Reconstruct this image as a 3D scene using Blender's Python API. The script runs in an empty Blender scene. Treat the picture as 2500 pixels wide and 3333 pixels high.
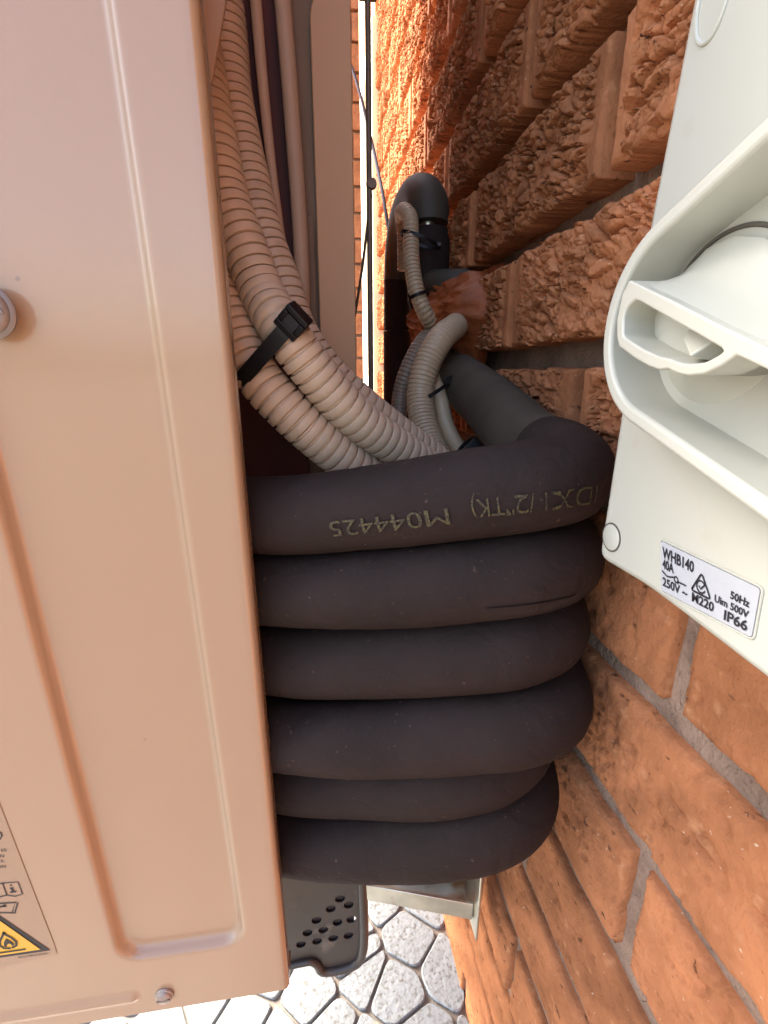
import bpy, bmesh, math, random
from mathutils import Vector, Matrix, noise
from math import sin, cos, pi, radians, sqrt, exp, hypot
random.seed(7)
S = bpy.context.scene
C = S.collection

# ------------------------------------------------------------ camera, sky, sun, exposure
cam_d = bpy.data.cameras.new('camera'); cam = bpy.data.objects.new('camera', cam_d); C.objects.link(cam)
cam.location = (-0.16, 0, 0.80)
cam.rotation_euler = (radians(90 - 16.5), 0, radians(-7.7))
cam_d.sensor_fit = 'VERTICAL'; cam_d.sensor_height = 36; cam_d.lens = 36 * 1532 / 3333
cam_d.clip_start = 0.005; cam_d.clip_end = 400
S.camera = cam
SUN_EL, SUN_AZ = radians(42), radians(-50)        # azimuth from +Y towards +X
W = bpy.data.worlds.new('World'); S.world = W; W.use_nodes = True
nt = W.node_tree; bg = nt.nodes['Background']
sky = nt.nodes.new('ShaderNodeTexSky'); sky.sky_type = 'NISHITA'; sky.sun_disc = False
sky.sun_elevation = SUN_EL; sky.sun_rotation = SUN_AZ
sky.air_density = 1.0; sky.dust_density = 4.0; sky.ozone_density = 0.4
nt.links.new(sky.outputs[0], bg.inputs[0]); bg.inputs[1].default_value = 0.15
sd = bpy.data.lights.new('sun', 'SUN'); sun = bpy.data.objects.new('sun', sd); C.objects.link(sun)
sd.energy = 5.0; sd.angle = radians(40); sd.color = (1, 0.91, 0.78)
sv = Vector((cos(SUN_EL) * sin(SUN_AZ), cos(SUN_EL) * cos(SUN_AZ), sin(SUN_EL)))
sun.rotation_euler = sv.to_track_quat('Z', 'Y').to_euler()
V = S.view_settings; V.view_transform = 'Standard'; V.look = 'None'; V.gamma = 1; V.use_curve_mapping = False
V.exposure = 2.55

# ------------------------------------------------------------ measured 3-D runs (metres)
RUN_A = [(-0.2279, 0.3720, 1.0268), (-0.2232, 0.3620, 0.9834), (-0.2166, 0.3470, 0.9387), (-0.2107, 0.3350, 0.9014), (-0.2008, 0.3250, 0.8730), (-0.1904, 0.3150, 0.8447), (-0.1777, 0.3000, 0.8221), (-0.1532, 0.3030, 0.7895), (-0.1323, 0.3100, 0.7680), (-0.1055, 0.3220, 0.7487), (-0.0805, 0.3340, 0.7311), (-0.0530, 0.3450, 0.7111)]
RUN_R = [(-0.2141, 0.4250, 1.0676), (-0.2125, 0.4150, 1.0219), (-0.2112, 0.4050, 0.9877), (-0.2067, 0.3950, 0.9570), (-0.2010, 0.3850, 0.9265), (-0.1924, 0.3700, 0.8874), (-0.1825, 0.3600, 0.8591), (-0.1733, 0.3500, 0.8288), (-0.1565, 0.3450, 0.8036), (-0.1322, 0.3450, 0.7795), (-0.1043, 0.3520, 0.7574), (-0.0772, 0.3600, 0.7376), (-0.0483, 0.3700, 0.7152)]
RUN_B = [(-0.2288, 0.3450, 0.8768), (-0.2175, 0.3300, 0.8481), (-0.2076, 0.3180, 0.8231), (-0.1955, 0.3080, 0.7965), (-0.1723, 0.3060, 0.7701), (-0.1483, 0.3120, 0.7475), (-0.1290, 0.3200, 0.7319), (-0.1063, 0.3300, 0.7119)]
RUN_C = [(-0.0549, 0.6000, 0.9147), (-0.0554, 0.6000, 0.9530), (-0.0586, 0.5950, 0.9670), (-0.0627, 0.5750, 0.9667), (-0.0628, 0.5550, 0.9622), (-0.0599, 0.5400, 0.9513), (-0.0605, 0.5300, 0.9271), (-0.0607, 0.5200, 0.9025), (-0.0565, 0.5100, 0.8754), (-0.0465, 0.5100, 0.8553), (-0.0298, 0.5300, 0.8438)]
RUN_D = [(-0.0032, 0.5350, 0.8554), (-0.0272, 0.4750, 0.8419), (-0.0502, 0.4400, 0.8273), (-0.0645, 0.4300, 0.8033), (-0.0698, 0.4250, 0.7796), (-0.0676, 0.4100, 0.7513), (-0.0594, 0.3900, 0.7273), (-0.0507, 0.3700, 0.7101)]
RUN_E = [(-0.0315, 0.5300, 0.8453), (-0.0516, 0.5100, 0.8285), (-0.0684, 0.5000, 0.8008), (-0.0755, 0.5000, 0.7730), (-0.0775, 0.4900, 0.7423), (-0.0757, 0.4800, 0.7115)]
RUN_G = [(-0.0560, 0.4550, 0.8035), (-0.0511, 0.4300, 0.7793), (-0.0455, 0.4200, 0.7526), (-0.0376, 0.4000, 0.7332), (-0.0273, 0.3700, 0.7172)]
RUN_K = [(-0.0905, 1.0500, 1.3631), (-0.0710, 1.0000, 1.2815), (-0.0554, 0.9500, 1.1895), (-0.0487, 0.8600, 1.0875), (-0.0490, 0.7800, 1.0102), (-0.0497, 0.7500, 0.9828)]
TIE_P = [(-0.1644, 0.2850, 0.8331), (-0.2058, 0.2850, 0.7938), (-0.1777, 0.3000, 0.8221), (-0.1951, 0.3080, 0.8023), (-0.1498, 0.3000, 0.7933)]
PT = (-0.1496, -0.0978, -0.0883, -0.0408)


# ------------------------------------------------------------ materials
def mat(name, col, rough=0.6, metal=0.0, var=0.0, vscale=20, bump=0.0, bscale=200, bdist=0.001, spec=0.5, rnd=0.0, col2=None, detail=4):
    m = bpy.data.materials.new(name); m.use_nodes = True
    t = m.node_tree; p = t.nodes['Principled BSDF']
    p.inputs['Roughness'].default_value = rough; p.inputs['Metallic'].default_value = metal
    p.inputs['Specular IOR Level'].default_value = spec
    tc = t.nodes.new('ShaderNodeTexCoord')
    c2 = col2 or tuple(c * (1 - var) for c in col)
    n = t.nodes.new('ShaderNodeTexNoise'); n.inputs['Scale'].default_value = vscale; n.inputs['Detail'].default_value = detail
    t.links.new(tc.outputs['Object'], n.inputs['Vector'])
    r = t.nodes.new('ShaderNodeValToRGB'); r.color_ramp.elements[0].position = 0.35; r.color_ramp.elements[1].position = 0.65
    r.color_ramp.elements[0].color = (*col, 1); r.color_ramp.elements[1].color = (*c2, 1)
    t.links.new(n.outputs[0], r.inputs[0])
    out = r.outputs[0]
    if rnd:
        oi = t.nodes.new('ShaderNodeObjectInfo'); hs = t.nodes.new('ShaderNodeHueSaturation')
        mr = t.nodes.new('ShaderNodeMapRange'); mr.inputs[3].default_value = 1 - rnd; mr.inputs[4].default_value = 1 + rnd
        t.links.new(oi.outputs['Random'], mr.inputs[0]); t.links.new(mr.outputs[0], hs.inputs['Value'])
        t.links.new(out, hs.inputs['Color']); out = hs.outputs[0]
    t.links.new(out, p.inputs['Base Color'])
    if bump:
        b = t.nodes.new('ShaderNodeBump'); b.inputs['Strength'].default_value = bump; b.inputs['Distance'].default_value = bdist
        n2 = t.nodes.new('ShaderNodeTexNoise'); n2.inputs['Scale'].default_value = bscale; n2.inputs['Detail'].default_value = 5
        t.links.new(tc.outputs['Object'], n2.inputs['Vector']); t.links.new(n2.outputs[0], b.inputs['Height'])
        t.links.new(b.outputs[0], p.inputs['Normal'])
    return m

def dents(m, scale, dist, strength=1.0, stretch=(1, 1, 1)):
    """coarser wrinkles under the fine grain"""
    t = m.node_tree; p = t.nodes['Principled BSDF']; old = p.inputs['Normal'].links[0].from_node
    tc = t.nodes.new('ShaderNodeTexCoord'); mp = t.nodes.new('ShaderNodeMapping'); mp.inputs['Scale'].default_value = stretch
    n = t.nodes.new('ShaderNodeTexNoise'); n.inputs['Scale'].default_value = scale; n.inputs['Detail'].default_value = 6; n.inputs['Distortion'].default_value = 1.2
    b = t.nodes.new('ShaderNodeBump'); b.inputs['Strength'].default_value = strength; b.inputs['Distance'].default_value = dist
    t.links.new(tc.outputs['Object'], mp.inputs['Vector']); t.links.new(mp.outputs[0], n.inputs['Vector'])
    t.links.new(n.outputs[0], b.inputs['Height']); t.links.new(b.outputs[0], old.inputs['Normal']); return m

def overlay(m, col, scale, lo, hi, detail=2, stretch=None, seed=0.0):
    """specks, smears or stains of another colour, placed by thresholded noise"""
    t = m.node_tree; p = t.nodes['Principled BSDF']
    src = p.inputs['Base Color'].links[0].from_socket
    tc = t.nodes.new('ShaderNodeTexCoord'); mp = t.nodes.new('ShaderNodeMapping')
    mp.inputs['Location'].default_value = (seed, seed * 2, seed * 3)
    if stretch: mp.inputs['Scale'].default_value = stretch
    oi = t.nodes.new('ShaderNodeObjectInfo'); ad = t.nodes.new('ShaderNodeVectorMath')
    t.links.new(tc.outputs['Object'], mp.inputs['Vector'])
    t.links.new(mp.outputs[0], ad.inputs[0]); t.links.new(oi.outputs['Random'], ad.inputs[1])
    n = t.nodes.new('ShaderNodeTexNoise'); n.inputs['Scale'].default_value = scale; n.inputs['Detail'].default_value = detail
    t.links.new(ad.outputs[0], n.inputs['Vector'])
    r = t.nodes.new('ShaderNodeMapRange'); r.inputs[1].default_value = lo; r.inputs[2].default_value = hi
    t.links.new(n.outputs[0], r.inputs[0])
    mx = t.nodes.new('ShaderNodeMix'); mx.data_type = 'RGBA'
    t.links.new(r.outputs[0], mx.inputs[0]); t.links.new(src, mx.inputs[6]); mx.inputs[7].default_value = (*col, 1)
    t.links.new(mx.outputs[2], p.inputs['Base Color'])
    return m

M = {}
M['brick'] = mat('brick_clay', (0.46, 0.182, 0.082), 0.9, var=0.34, vscale=26, bump=0.8, bscale=360, bdist=0.0013, rnd=0.18, spec=0.08, detail=6)
overlay(M['brick'], (0.50, 0.24, 0.12), 90, 0.60, 0.80, 6, seed=3.1)
overlay(M['brick'], (0.10, 0.040, 0.022), 150, 0.66, 0.72, 3, (1, .5, 1), seed=5.3)
overlay(M['brick'], (0.55, 0.40, 0.28), 330, 0.73, 0.76, 2, seed=8.7)
M['mortar'] = mat('mortar', (0.33, 0.225, 0.165), 0.95, var=0.35, vscale=30, bump=1.0, bscale=500, bdist=0.0015, spec=0.2)
overlay(M['mortar'], (0.20, 0.13, 0.095), 70, 0.52, 0.72, 6, seed=1.9)
dents(M['mortar'], 160, 0.0025, 0.9)
M['panel'] = mat('beige_paint', (0.375, 0.245, 0.148), 0.24, var=0.03, vscale=4, bump=0.04, bscale=900, bdist=0.0002)
overlay(M['panel'], (0.25, 0.17, 0.12), 90, 0.80, 0.83, 1, seed=2.2)
_p = M['panel'].node_tree.nodes['Principled BSDF']; _p.inputs['Coat Weight'].default_value = 0.6; _p.inputs['Coat Roughness'].default_value = 0.10
M['casing'] = mat('beige_casing', (0.50, 0.275, 0.14), 0.5, var=0.06, vscale=6, bump=0.04, bscale=700, bdist=0.0002)
M['inner'] = mat('inner_metal', (0.16, 0.085, 0.065), 0.6, var=0.2, vscale=8)
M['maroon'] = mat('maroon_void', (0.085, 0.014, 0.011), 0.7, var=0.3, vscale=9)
M['taupe'] = mat('taupe_plastic', (0.44, 0.30, 0.21), 0.55, var=0.12, vscale=14)
M['grille'] = mat('dark_grey_metal', (0.21, 0.15, 0.11), 0.8, var=0.2, vscale=15, spec=0.1)
M['foam'] = mat('black_foam_lagging', (0.029, 0.0190, 0.0170), 0.76, var=0.25, vscale=18, bump=0.35, bscale=900, bdist=0.0004, spec=0.14)
overlay(M['foam'], (0.06, 0.05, 0.045), 700, 0.71, 0.78, 2, seed=4.4)
overlay(M['foam'], (0.022, 0.015, 0.012), 12, 0.5, 0.7, 4, seed=1.4)
dents(M['foam'], 45, 0.0022, 0.8)
overlay(M['foam'], (0.075, 0.045, 0.035), 260, 0.69, 0.74, 3, seed=7.9)
M['foam3'] = mat('lit_foam_lagging', (0.062, 0.048, 0.034), 0.74, var=0.3, vscale=30, bump=0.35, bscale=900, bdist=0.0004, spec=0.3)  # paler copy of the black foam, light on the return pipe put into colour
M['foam2'] = mat('grey_foam_lagging', (0.058, 0.046, 0.031), 0.62, var=0.25, vscale=18, bump=0.25, bscale=900, bdist=0.0003, spec=0.45)
M['rubbertie'] = mat('black_nylon', (0.007, 0.006, 0.0065), 0.45, spec=0.3, var=0.2, vscale=60, bump=0.1, bscale=500, bdist=0.0002)
M['conduit'] = mat('beige_conduit', (0.57, 0.425, 0.30), 0.5, var=0.08, vscale=25, bump=0.05, bscale=600, bdist=0.0002)
overlay(M['conduit'], (0.40, 0.28, 0.19), 45, 0.62, 0.75, 4, seed=6.6)
M['conduit_s'] = mat('sand_conduit', (0.46, 0.335, 0.215), 0.42, var=0.08, vscale=25)
M['conduit_g'] = mat('grey_conduit', (0.28, 0.20, 0.135), 0.45, var=0.1, vscale=25)
M['putty'] = mat('terracotta_putty', (0.42, 0.105, 0.028), 0.6, var=0.45, vscale=24, bump=0.7, bscale=110, bdist=0.003)
M['switch'] = mat('ivory_plastic', (0.45, 0.448, 0.388), 0.30, var=0.02, vscale=12, bump=0.03, bscale=800, bdist=0.0002)
overlay(M['switch'], (0.42, 0.36, 0.28), 55, 0.62, 0.88, 5, seed=9.1)
M['knob'] = mat('ivory_knob', (0.445, 0.44, 0.375), 0.28, var=0.02, vscale=12)
M['labelwhite'] = mat('label_grey', (0.40, 0.41, 0.44), 0.5, var=0.05, vscale=300)
M['groove'] = mat('moulding_gap', (0.09, 0.08, 0.065), 0.6, var=0.1)
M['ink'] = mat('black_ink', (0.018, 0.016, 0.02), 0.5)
M['yellow'] = mat('warning_yellow', (0.72, 0.42, 0.045), 0.45, var=0.06, vscale=30)
M['sticker'] = mat('clear_sticker', (0.36, 0.243, 0.154), 0.25, var=0.03, vscale=10)
M['pipeink'] = mat('yellow_pipe_ink', (0.075, 0.060, 0.018), 0.7)
overlay(M['pipeink'], (0.020, 0.015, 0.012), 900, 0.44, 0.56, 2, seed=0.7)
dents(M['panel'], 9, 0.0008, 0.5)
M['screwlight'] = mat('screw_beige', (0.36, 0.29, 0.24), 0.3, 0.3, var=0.15, vscale=80)
M['screw'] = mat('screw_grey', (0.21, 0.17, 0.145), 0.35, 0.2, var=0.2, vscale=80)
M['blackplate'] = mat('black_plate', (0.050, 0.042, 0.038), 0.33, var=0.3, vscale=20, bump=0.08, bscale=500, bdist=0.0003)
overlay(M['blackplate'], (0.14, 0.12, 0.10), 40, 0.62, 0.8, 4, seed=3.7)
M['galv'] = mat('galvanised_steel', (0.70, 0.68, 0.58), 0.30, 0.92, var=0.25, vscale=40, bump=0.15, bscale=150, bdist=0.0004)
overlay(M['galv'], (0.36, 0.20, 0.10), 30, 0.58, 0.75, 5, seed=2.9)
M['stone'] = mat('white_paver', (0.225, 0.250, 0.270), 0.6, var=0.10, vscale=30, bump=0.8, bscale=120, bdist=0.002, rnd=0.10, detail=6)
overlay(M['stone'], (0.125, 0.13, 0.125), 190, 0.52, 0.66, 4, seed=4.1)
overlay(M['stone'], (0.27, 0.265, 0.17), 14, 0.66, 0.80, 3, seed=7.7)
M['grout'] = mat('paver_grout', (0.235, 0.205, 0.18), 0.9, var=0.3, vscale=40, bump=0.6, bscale=300)
M['white'] = mat('white_frame', (0.80, 0.77, 0.66), 0.4, var=0.05, vscale=10)
M['orange'] = mat('orange_render', (0.62, 0.30, 0.12), 0.8, var=0.15, vscale=6)
M['rod'] = mat('brown_rod', (0.15, 0.10, 0.07), 0.5, 0.2, var=0.3, vscale=60)
M['cable'] = mat('blue_grey_cable', (0.05, 0.05, 0.075), 0.9, var=0.2, vscale=60, spec=0.05)
M['ground'] = mat('yard_ground', (0.13, 0.125, 0.115), 0.85, var=0.2, vscale=9, bump=0.4, bscale=60, bdist=0.002)
g = bpy.data.materials.new('window_glass'); g.use_nodes = True; gp = g.node_tree.nodes['Principled BSDF']
gn = g.node_tree.nodes.new('ShaderNodeTexNoise'); gn.inputs['Scale'].default_value = 3
gm = g.node_tree.nodes.new('ShaderNodeMapRange'); gm.inputs[3].default_value = 0.03; gm.inputs[4].default_value = 0.1
g.node_tree.links.new(gn.outputs[0], gm.inputs[0]); g.node_tree.links.new(gm.outputs[0], gp.inputs['Roughness'])
gp.inputs['Base Color'].default_value = (0.62, 0.55, 0.42, 1); gp.inputs['Specular IOR Level'].default_value = 0.9
M['glass'] = g

# ------------------------------------------------------------ mesh helpers
class MB:
    def __init__(s): s.v = []; s.f = []
    def add(s, vs, fs):
        o = len(s.v); s.v += [tuple(v) for v in vs]; s.f += [tuple(i + o for i in f) for f in fs]
    def box(s, x0, x1, y0, y1, z0, z1):
        s.add([(x0,y0,z0),(x1,y0,z0),(x1,y1,z0),(x0,y1,z0),(x0,y0,z1),(x1,y0,z1),(x1,y1,z1),(x0,y1,z1)],
              [(0,3,2,1),(4,5,6,7),(0,1,5,4),(1,2,6,5),(2,3,7,6),(3,0,4,7)])
    def obox(s, c, ax, ay, az):          # oriented box from centre and three half axes
        c, ax, ay, az = map(Vector, (c, ax, ay, az)); vs = []
        for k in (-1, 1):
            for (i, j) in ((-1,-1),(1,-1),(1,1),(-1,1)): vs.append(c + ax*i + ay*j + az*k)
        s.add(vs, [(0,3,2,1),(4,5,6,7),(0,1,5,4),(1,2,6,5),(2,3,7,6),(3,0,4,7)])
    def prism_x(s, poly, x0, x1):        # polygon in (y,z), from x0 (wall side) to x1 (front)
        n = len(poly)
        s.add([(x0, y, z) for y, z in poly] + [(x1, y, z) for y, z in poly],
              [tuple(range(n)), tuple(range(2*n-1, n-1, -1))] + [(i, i+n, (i+1)%n+n, (i+1)%n) for i in range(n)])
    def prism_z(s, poly, z0, z1):
        n = len(poly)
        s.add([(x, y, z0) for x, y in poly] + [(x, y, z1) for x, y in poly],
              [tuple(range(n))[::-1], tuple(range(n, 2*n))] + [(i, (i+1)%n, (i+1)%n+n, i+n) for i in range(n)])
    def prism_y(s, poly, y0, y1):
        n = len(poly)
        s.add([(x, y0, z) for x, z in poly] + [(x, y1, z) for x, z in poly],
              [tuple(range(n))[::-1], tuple(range(n, 2*n))] + [(i, (i+1)%n, (i+1)%n+n, i+n) for i in range(n)])
    def tube(s, pts, rad, n=24, cap=True):   # rad: number or per-point list
        fr = frames(pts); R = rad if isinstance(rad, (list, tuple)) else [rad]*len(pts)
        vs = []
        for (p, t, a, b), r in zip(fr, R):
            for k in range(n):
                q = 2*pi*k/n; vs.append(p + a*(r*cos(q)) + b*(r*sin(q)))
        fs = []
        for i in range(len(pts)-1):
            for k in range(n):
                fs.append((i*n+k, i*n+(k+1)%n, (i+1)*n+(k+1)%n, (i+1)*n+k))
        if cap:
            fs.append(tuple(range(n))[::-1]); fs.append(tuple((len(pts)-1)*n+k for k in range(n)))
        s.add(vs, fs)
    def lathe(s, c, axis, prof, n=32):       # prof: list of (radius, height along axis)
        axis = Vector(axis).normalized(); a = axis.orthogonal().normalized(); b = axis.cross(a); c = Vector(c); vs = []
        for r, h in prof:
            for k in range(n):
                q = 2*pi*k/n; vs.append(c + axis*h + a*(r*cos(q)) + b*(r*sin(q)))
        fs = []
        for i in range(len(prof)-1):
            for k in range(n): fs.append((i*n+k, i*n+(k+1)%n, (i+1)*n+(k+1)%n, (i+1)*n+k))
        fs.append(tuple(range(n))[::-1]); fs.append(tuple((len(prof)-1)*n+k for k in range(n)))
        s.add(vs, fs)
    def build(s, name, m, parent=None, smooth=False, bevel=0.0, seg=2, ang=40):
        me = bpy.data.meshes.new(name); me.from_pydata(s.v, [], s.f); me.validate()
        bm = bmesh.new(); bm.from_mesh(me); bmesh.ops.recalc_face_normals(bm, faces=bm.faces); bm.to_mesh(me); bm.free()
        return link(name, me, m, parent, smooth, bevel, seg, ang)
def link(name, me, m, parent=None, smooth=False, bevel=0.0, seg=2, ang=40):
    me.materials.clear(); me.materials.append(M[m] if isinstance(m, str) else m)
    o = bpy.data.objects.new(name, me); C.objects.link(o)
    if parent: o.parent = parent; o.matrix_parent_inverse = Matrix.Identity(4)
    if parent and parent.type == 'EMPTY': o.location = -parent.location
    elif parent: o.location = (0, 0, 0)
    if bevel:
        b = o.modifiers.new('bevel', 'BEVEL'); b.width = bevel; b.segments = seg; b.limit_method = 'ANGLE'; b.angle_limit = radians(ang)
        b.harden_normals = False
    if smooth or bevel:
        try: me.shade_smooth()
        except Exception: me.polygons.foreach_set('use_smooth', [True]*len(me.polygons))
        try: me.set_sharp_from_angle(angle=radians(ang))
        except Exception: pass
    return o
def thing(name, label, cat, loc, group=None):
    o = bpy.data.objects.new(name, None); C.objects.link(o); o.location = loc; o.empty_display_size = 0.05
    o['label'] = label; o['category'] = cat
    if group: o['group'] = group
    return o
def tag(o, label=None, cat=None, group=None, kind=None):
    for k, v in (('label', label), ('category', cat), ('group', group), ('kind', kind)):
        if v: o[k] = v
    return o
def smooth_path(pts, step=0.004):
    P = [Vector(p) for p in pts]; P = [P[0]*2-P[1]] + P + [P[-1]*2-P[-2]]; out = []
    for i in range(1, len(P)-2):
        p0, p1, p2, p3 = P[i-1:i+3]
        # centripetal Catmull-Rom
        t0 = 0; t1 = t0+max((p1-p0).length, 1e-6)**.5; t2 = t1+max((p2-p1).length, 1e-6)**.5; t3 = t2+max((p3-p2).length, 1e-6)**.5
        n = max(4, int((p2-p1).length/0.001))
        for k in range(n):
            t = t1+(t2-t1)*k/n
            A1 = p0*((t1-t)/(t1-t0))+p1*((t-t0)/(t1-t0)); A2 = p1*((t2-t)/(t2-t1))+p2*((t-t1)/(t2-t1)); A3 = p2*((t3-t)/(t3-t2))+p3*((t-t2)/(t3-t2))
            B1 = A1*((t2-t)/(t2-t0))+A2*((t-t0)/(t2-t0)); B2 = A2*((t3-t)/(t3-t1))+A3*((t-t1)/(t3-t1))
            out.append(B1*((t2-t)/(t2-t1))+B2*((t-t1)/(t2-t1)))
    out.append(P[-2]); return resample(out, step)
def resample(pts, step):
    L = [0]
    for a, b in zip(pts, pts[1:]): L.append(L[-1]+(b-a).length)
    n = max(2, int(L[-1]/step)); out = []; j = 0
    for k in range(n+1):
        d = L[-1]*k/n
        while j < len(L)-2 and L[j+1] < d: j += 1
        u = (d-L[j])/max(L[j+1]-L[j], 1e-9); out.append(pts[j].lerp(pts[j+1], min(max(u,0),1)))
    return out
def frames(pts):
    pts = [Vector(p) for p in pts]; out = []; a = None
    for i, p in enumerate(pts):
        t = (pts[min(i+1, len(pts)-1)]-pts[max(i-1, 0)]).normalized()
        if a is None: a = t.orthogonal().normalized()
        a = (a-t*a.dot(t)).normalized(); out.append((p, t, a, t.cross(a)))
    return out
def corrugated(pts, r, pitch, depth, n=28, groove=0.27):
    base = smooth_path(pts, pitch); fr = frames(base); P = []; R = []
    L = [(-0.5, 1-groove)]
    for i, (p, t, a, b) in enumerate(fr[:-1]):
        q = base[i+1]-p
        for u, rr in ((0.0, r-depth), (.19, r-depth), (.205, r-.00025), (.30, r), (0.90, r), (0.985, r-.00025)):
            P.append(p+q*u); R.append(rr)
    m = MB(); m.tube(P, R, n); return m
def text_verts(s, size, align='LEFT', offset=0.0):
    cu = bpy.data.curves.new('txt', 'FONT'); cu.body = s; cu.size = size; cu.align_x = align; cu.resolution_u = 3; cu.offset = offset
    o = bpy.data.objects.new('txt', cu); C.objects.link(o)
    dg = bpy.context.evaluated_depsgraph_get(); me = bpy.data.meshes.new_from_object(o.evaluated_get(dg))
    bpy.data.objects.remove(o); bpy.data.curves.remove(cu)
    return me
def text_on(name, items, fn, m, parent, subdiv=0):
    """items: (string, size, x, y, align); fn maps flat (x, y) to the surface; flat print joined into one sheet"""
    bm = bmesh.new()
    for s, size, x, y, al in items:
        me = text_verts(s, size, al); b2 = bmesh.new(); b2.from_mesh(me); bmesh.ops.translate(b2, verts=b2.verts, vec=(x, y, 0))
        b2.to_mesh(me); b2.free(); bm.from_mesh(me); bpy.data.meshes.remove(me)
    if subdiv:
        bmesh.ops.triangulate(bm, faces=bm.faces)
        for _ in range(4):
            es = [e for e in bm.edges if e.calc_length() > subdiv]
            if not es: break
            bmesh.ops.subdivide_edges(bm, edges=es, cuts=1); bmesh.ops.triangulate(bm, faces=bm.faces)
    for v in bm.verts: v.co = fn(v.co.x, v.co.y)
    me = bpy.data.meshes.new(name); bm.to_mesh(me); bm.free()
    return link(name, me, m, parent)
def plate_with_holes(outer, holes, place, thick):
    """flat plate, outline and holes in 2-D; place(u,v,w) -> 3-D"""
    bm = bmesh.new(); es = []
    for loop in [outer] + holes:
        vs = [bm.verts.new((u, v, 0)) for u, v in loop]
        for i in range(len(vs)): es.append(bm.edges.new((vs[i], vs[(i+1) % len(vs)])))
    bmesh.ops.triangle_fill(bm, use_beauty=True, use_dissolve=False, edges=es)
    r = bmesh.ops.extrude_face_region(bm, geom=list(bm.faces))
    bmesh.ops.translate(bm, verts=[g for g in r['geom'] if isinstance(g, bmesh.types.BMVert)], vec=(0, 0, thick))
    for v in bm.verts: v.co = place(*v.co)
    bmesh.ops.recalc_face_normals(bm, faces=bm.faces)
    me = bpy.data.meshes.new('plate'); bm.to_mesh(me); bm.free(); return me
def circle(cx, cy, r, n=20, ph=0.0, ry=None): return [(cx+r*cos(ph+2*pi*k/n), cy+(ry or r)*sin(ph+2*pi*k/n)) for k in range(n)]
def rounded(poly, r, seg=5):
    out = []; n = len(poly)
    for i in range(n):
        p = Vector(poly[i]); a = (Vector(poly[i-1])-p); b = (Vector(poly[(i+1)%n])-p)
        rr = min(r, a.length*.48, b.length*.48); A = p+a.normalized()*rr; B = p+b.normalized()*rr
        for k in range(seg+1):
            t = k/seg; out.append(tuple(A*(1-t)**2+p*2*t*(1-t)+B*t*t))
    return out
def hull2(c1, r1, c2, r2, n=40):
    pts = [Vector(p) for p in circle(*c1, r1, 72)+circle(*c2, r2, 96)]; pts.sort(key=lambda p: (p.x, p.y))
    def half(ps):
        h = []
        for p in ps:
            while len(h) > 1 and (h[-1]-h[-2]).cross(p-h[-1]) <= 0: h.pop()
            h.append(p)
        return h
    a = half(pts); b = half(pts[::-1]); return [tuple(p) for p in a[:-1]+b[:-1]]
def sstep(a, b, x): t = min(1, max(0, (x-a)/(b-a))); return t*t*(3-2*t)

# ------------------------------------------------------------ ground
gm_ = MB(); gm_.add([(-150,-150,-.012),(150,-150,-.012),(150,150,-.012),(-150,150,-.012)], [(0,1,2,3)])
tag(gm_.build('ground', 'ground'), kind='structure')
fl = MB(); fl.add([(-.78,.17,-.0045),(.03,.17,-.0045),(.03,1.16,-.0045),(-.78,1.16,-.0045)], [(0,1,2,3)])
pav = tag(fl.build('paving', 'grout'), kind='structure')
def make_stones():
    sp = 0.066; rnd = random.Random(11); seeds = {}
    X0, X1, Y0, Y1 = -0.74, 0.02, 0.20, 1.12
    for i in range(-2, 19):
        for j in range(-2, 26):
            seeds[i, j] = Vector((X0+(i+(j%2)*.5)*sp+rnd.uniform(-.46,.46)*sp, Y0+j*sp*.86+rnd.uniform(-.42,.42)*sp))
    made = 0
    for (i, j), c in seeds.items():
        if not (X0 < c.x < X1-.012 and Y0 < c.y < Y1): continue
        poly = [c+Vector(d) for d in ((-.2,-.2),(.2,-.2),(.2,.2),(-.2,.2))]
        for (a, b), q in seeds.items():
            if (a, b) == (i, j) or abs(a-i) > 3 or abs(b-j) > 3: continue
            nrm = (q-c).normalized(); off = (q-c).length/2-.0018; new = []
            for k in range(len(poly)):
                p, n2 = poly[k], poly[(k+1)%len(poly)]; dp, dn = (p-c).dot(nrm)-off, (n2-c).dot(nrm)-off
                if dp <= 0: new.append(p)
                if dp*dn < 0: new.append(p.lerp(n2, dp/(dp-dn)))
            poly = new
            if len(poly) < 3: break
        # butt against the wall foot
        new = []
        for k in range(len(poly)):
            p, n2 = poly[k], poly[(k+1)%len(poly)]; dp, dn = p.x-.004, n2.x-.004
            if dp <= 0: new.append(p)
            if dp*dn < 0: new.append(p.lerp(n2, dp/(dp-dn)))
        poly = new
        if len(poly) < 3: continue
        keep = [poly[0]]
        for p in poly[1:]:
            if (p-keep[-1]).length > .006: keep.append(p)
        if len(keep) < 3 or made >= 298: continue
        rp = [Vector(p) for p in rounded([tuple(p) for p in keep], .010, 3)]
        rp = [p+Vector((noise.noise(Vector((p.x*60,p.y*60,1))), noise.noise(Vector((p.x*60,p.y*60,5)))))*.0018 for p in rp]
        n = len(rp); h = rnd.uniform(-.0005, .0005); m = MB(); cc = sum(rp, Vector((0,0)))/n
        vs = [(p.x, p.y, -.005) for p in rp]+[(p.x, p.y, -.0004+h) for p in rp]
        vs += [(cc.x+(p.x-cc.x)*.955, cc.y+(p.y-cc.y)*.955, .0010+h) for p in rp]+[(cc.x, cc.y, .0010+h)]
        fs = []
        for k in range(n):
            k2 = (k+1)%n; fs += [(k,k2,k2+n,k+n),(k+n,k2+n,k2+2*n,k+2*n),(k+2*n,k2+2*n,3*n)]
        m.add(vs, fs); m.build('stone', 'stone', pav); made += 1
make_stones()

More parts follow.
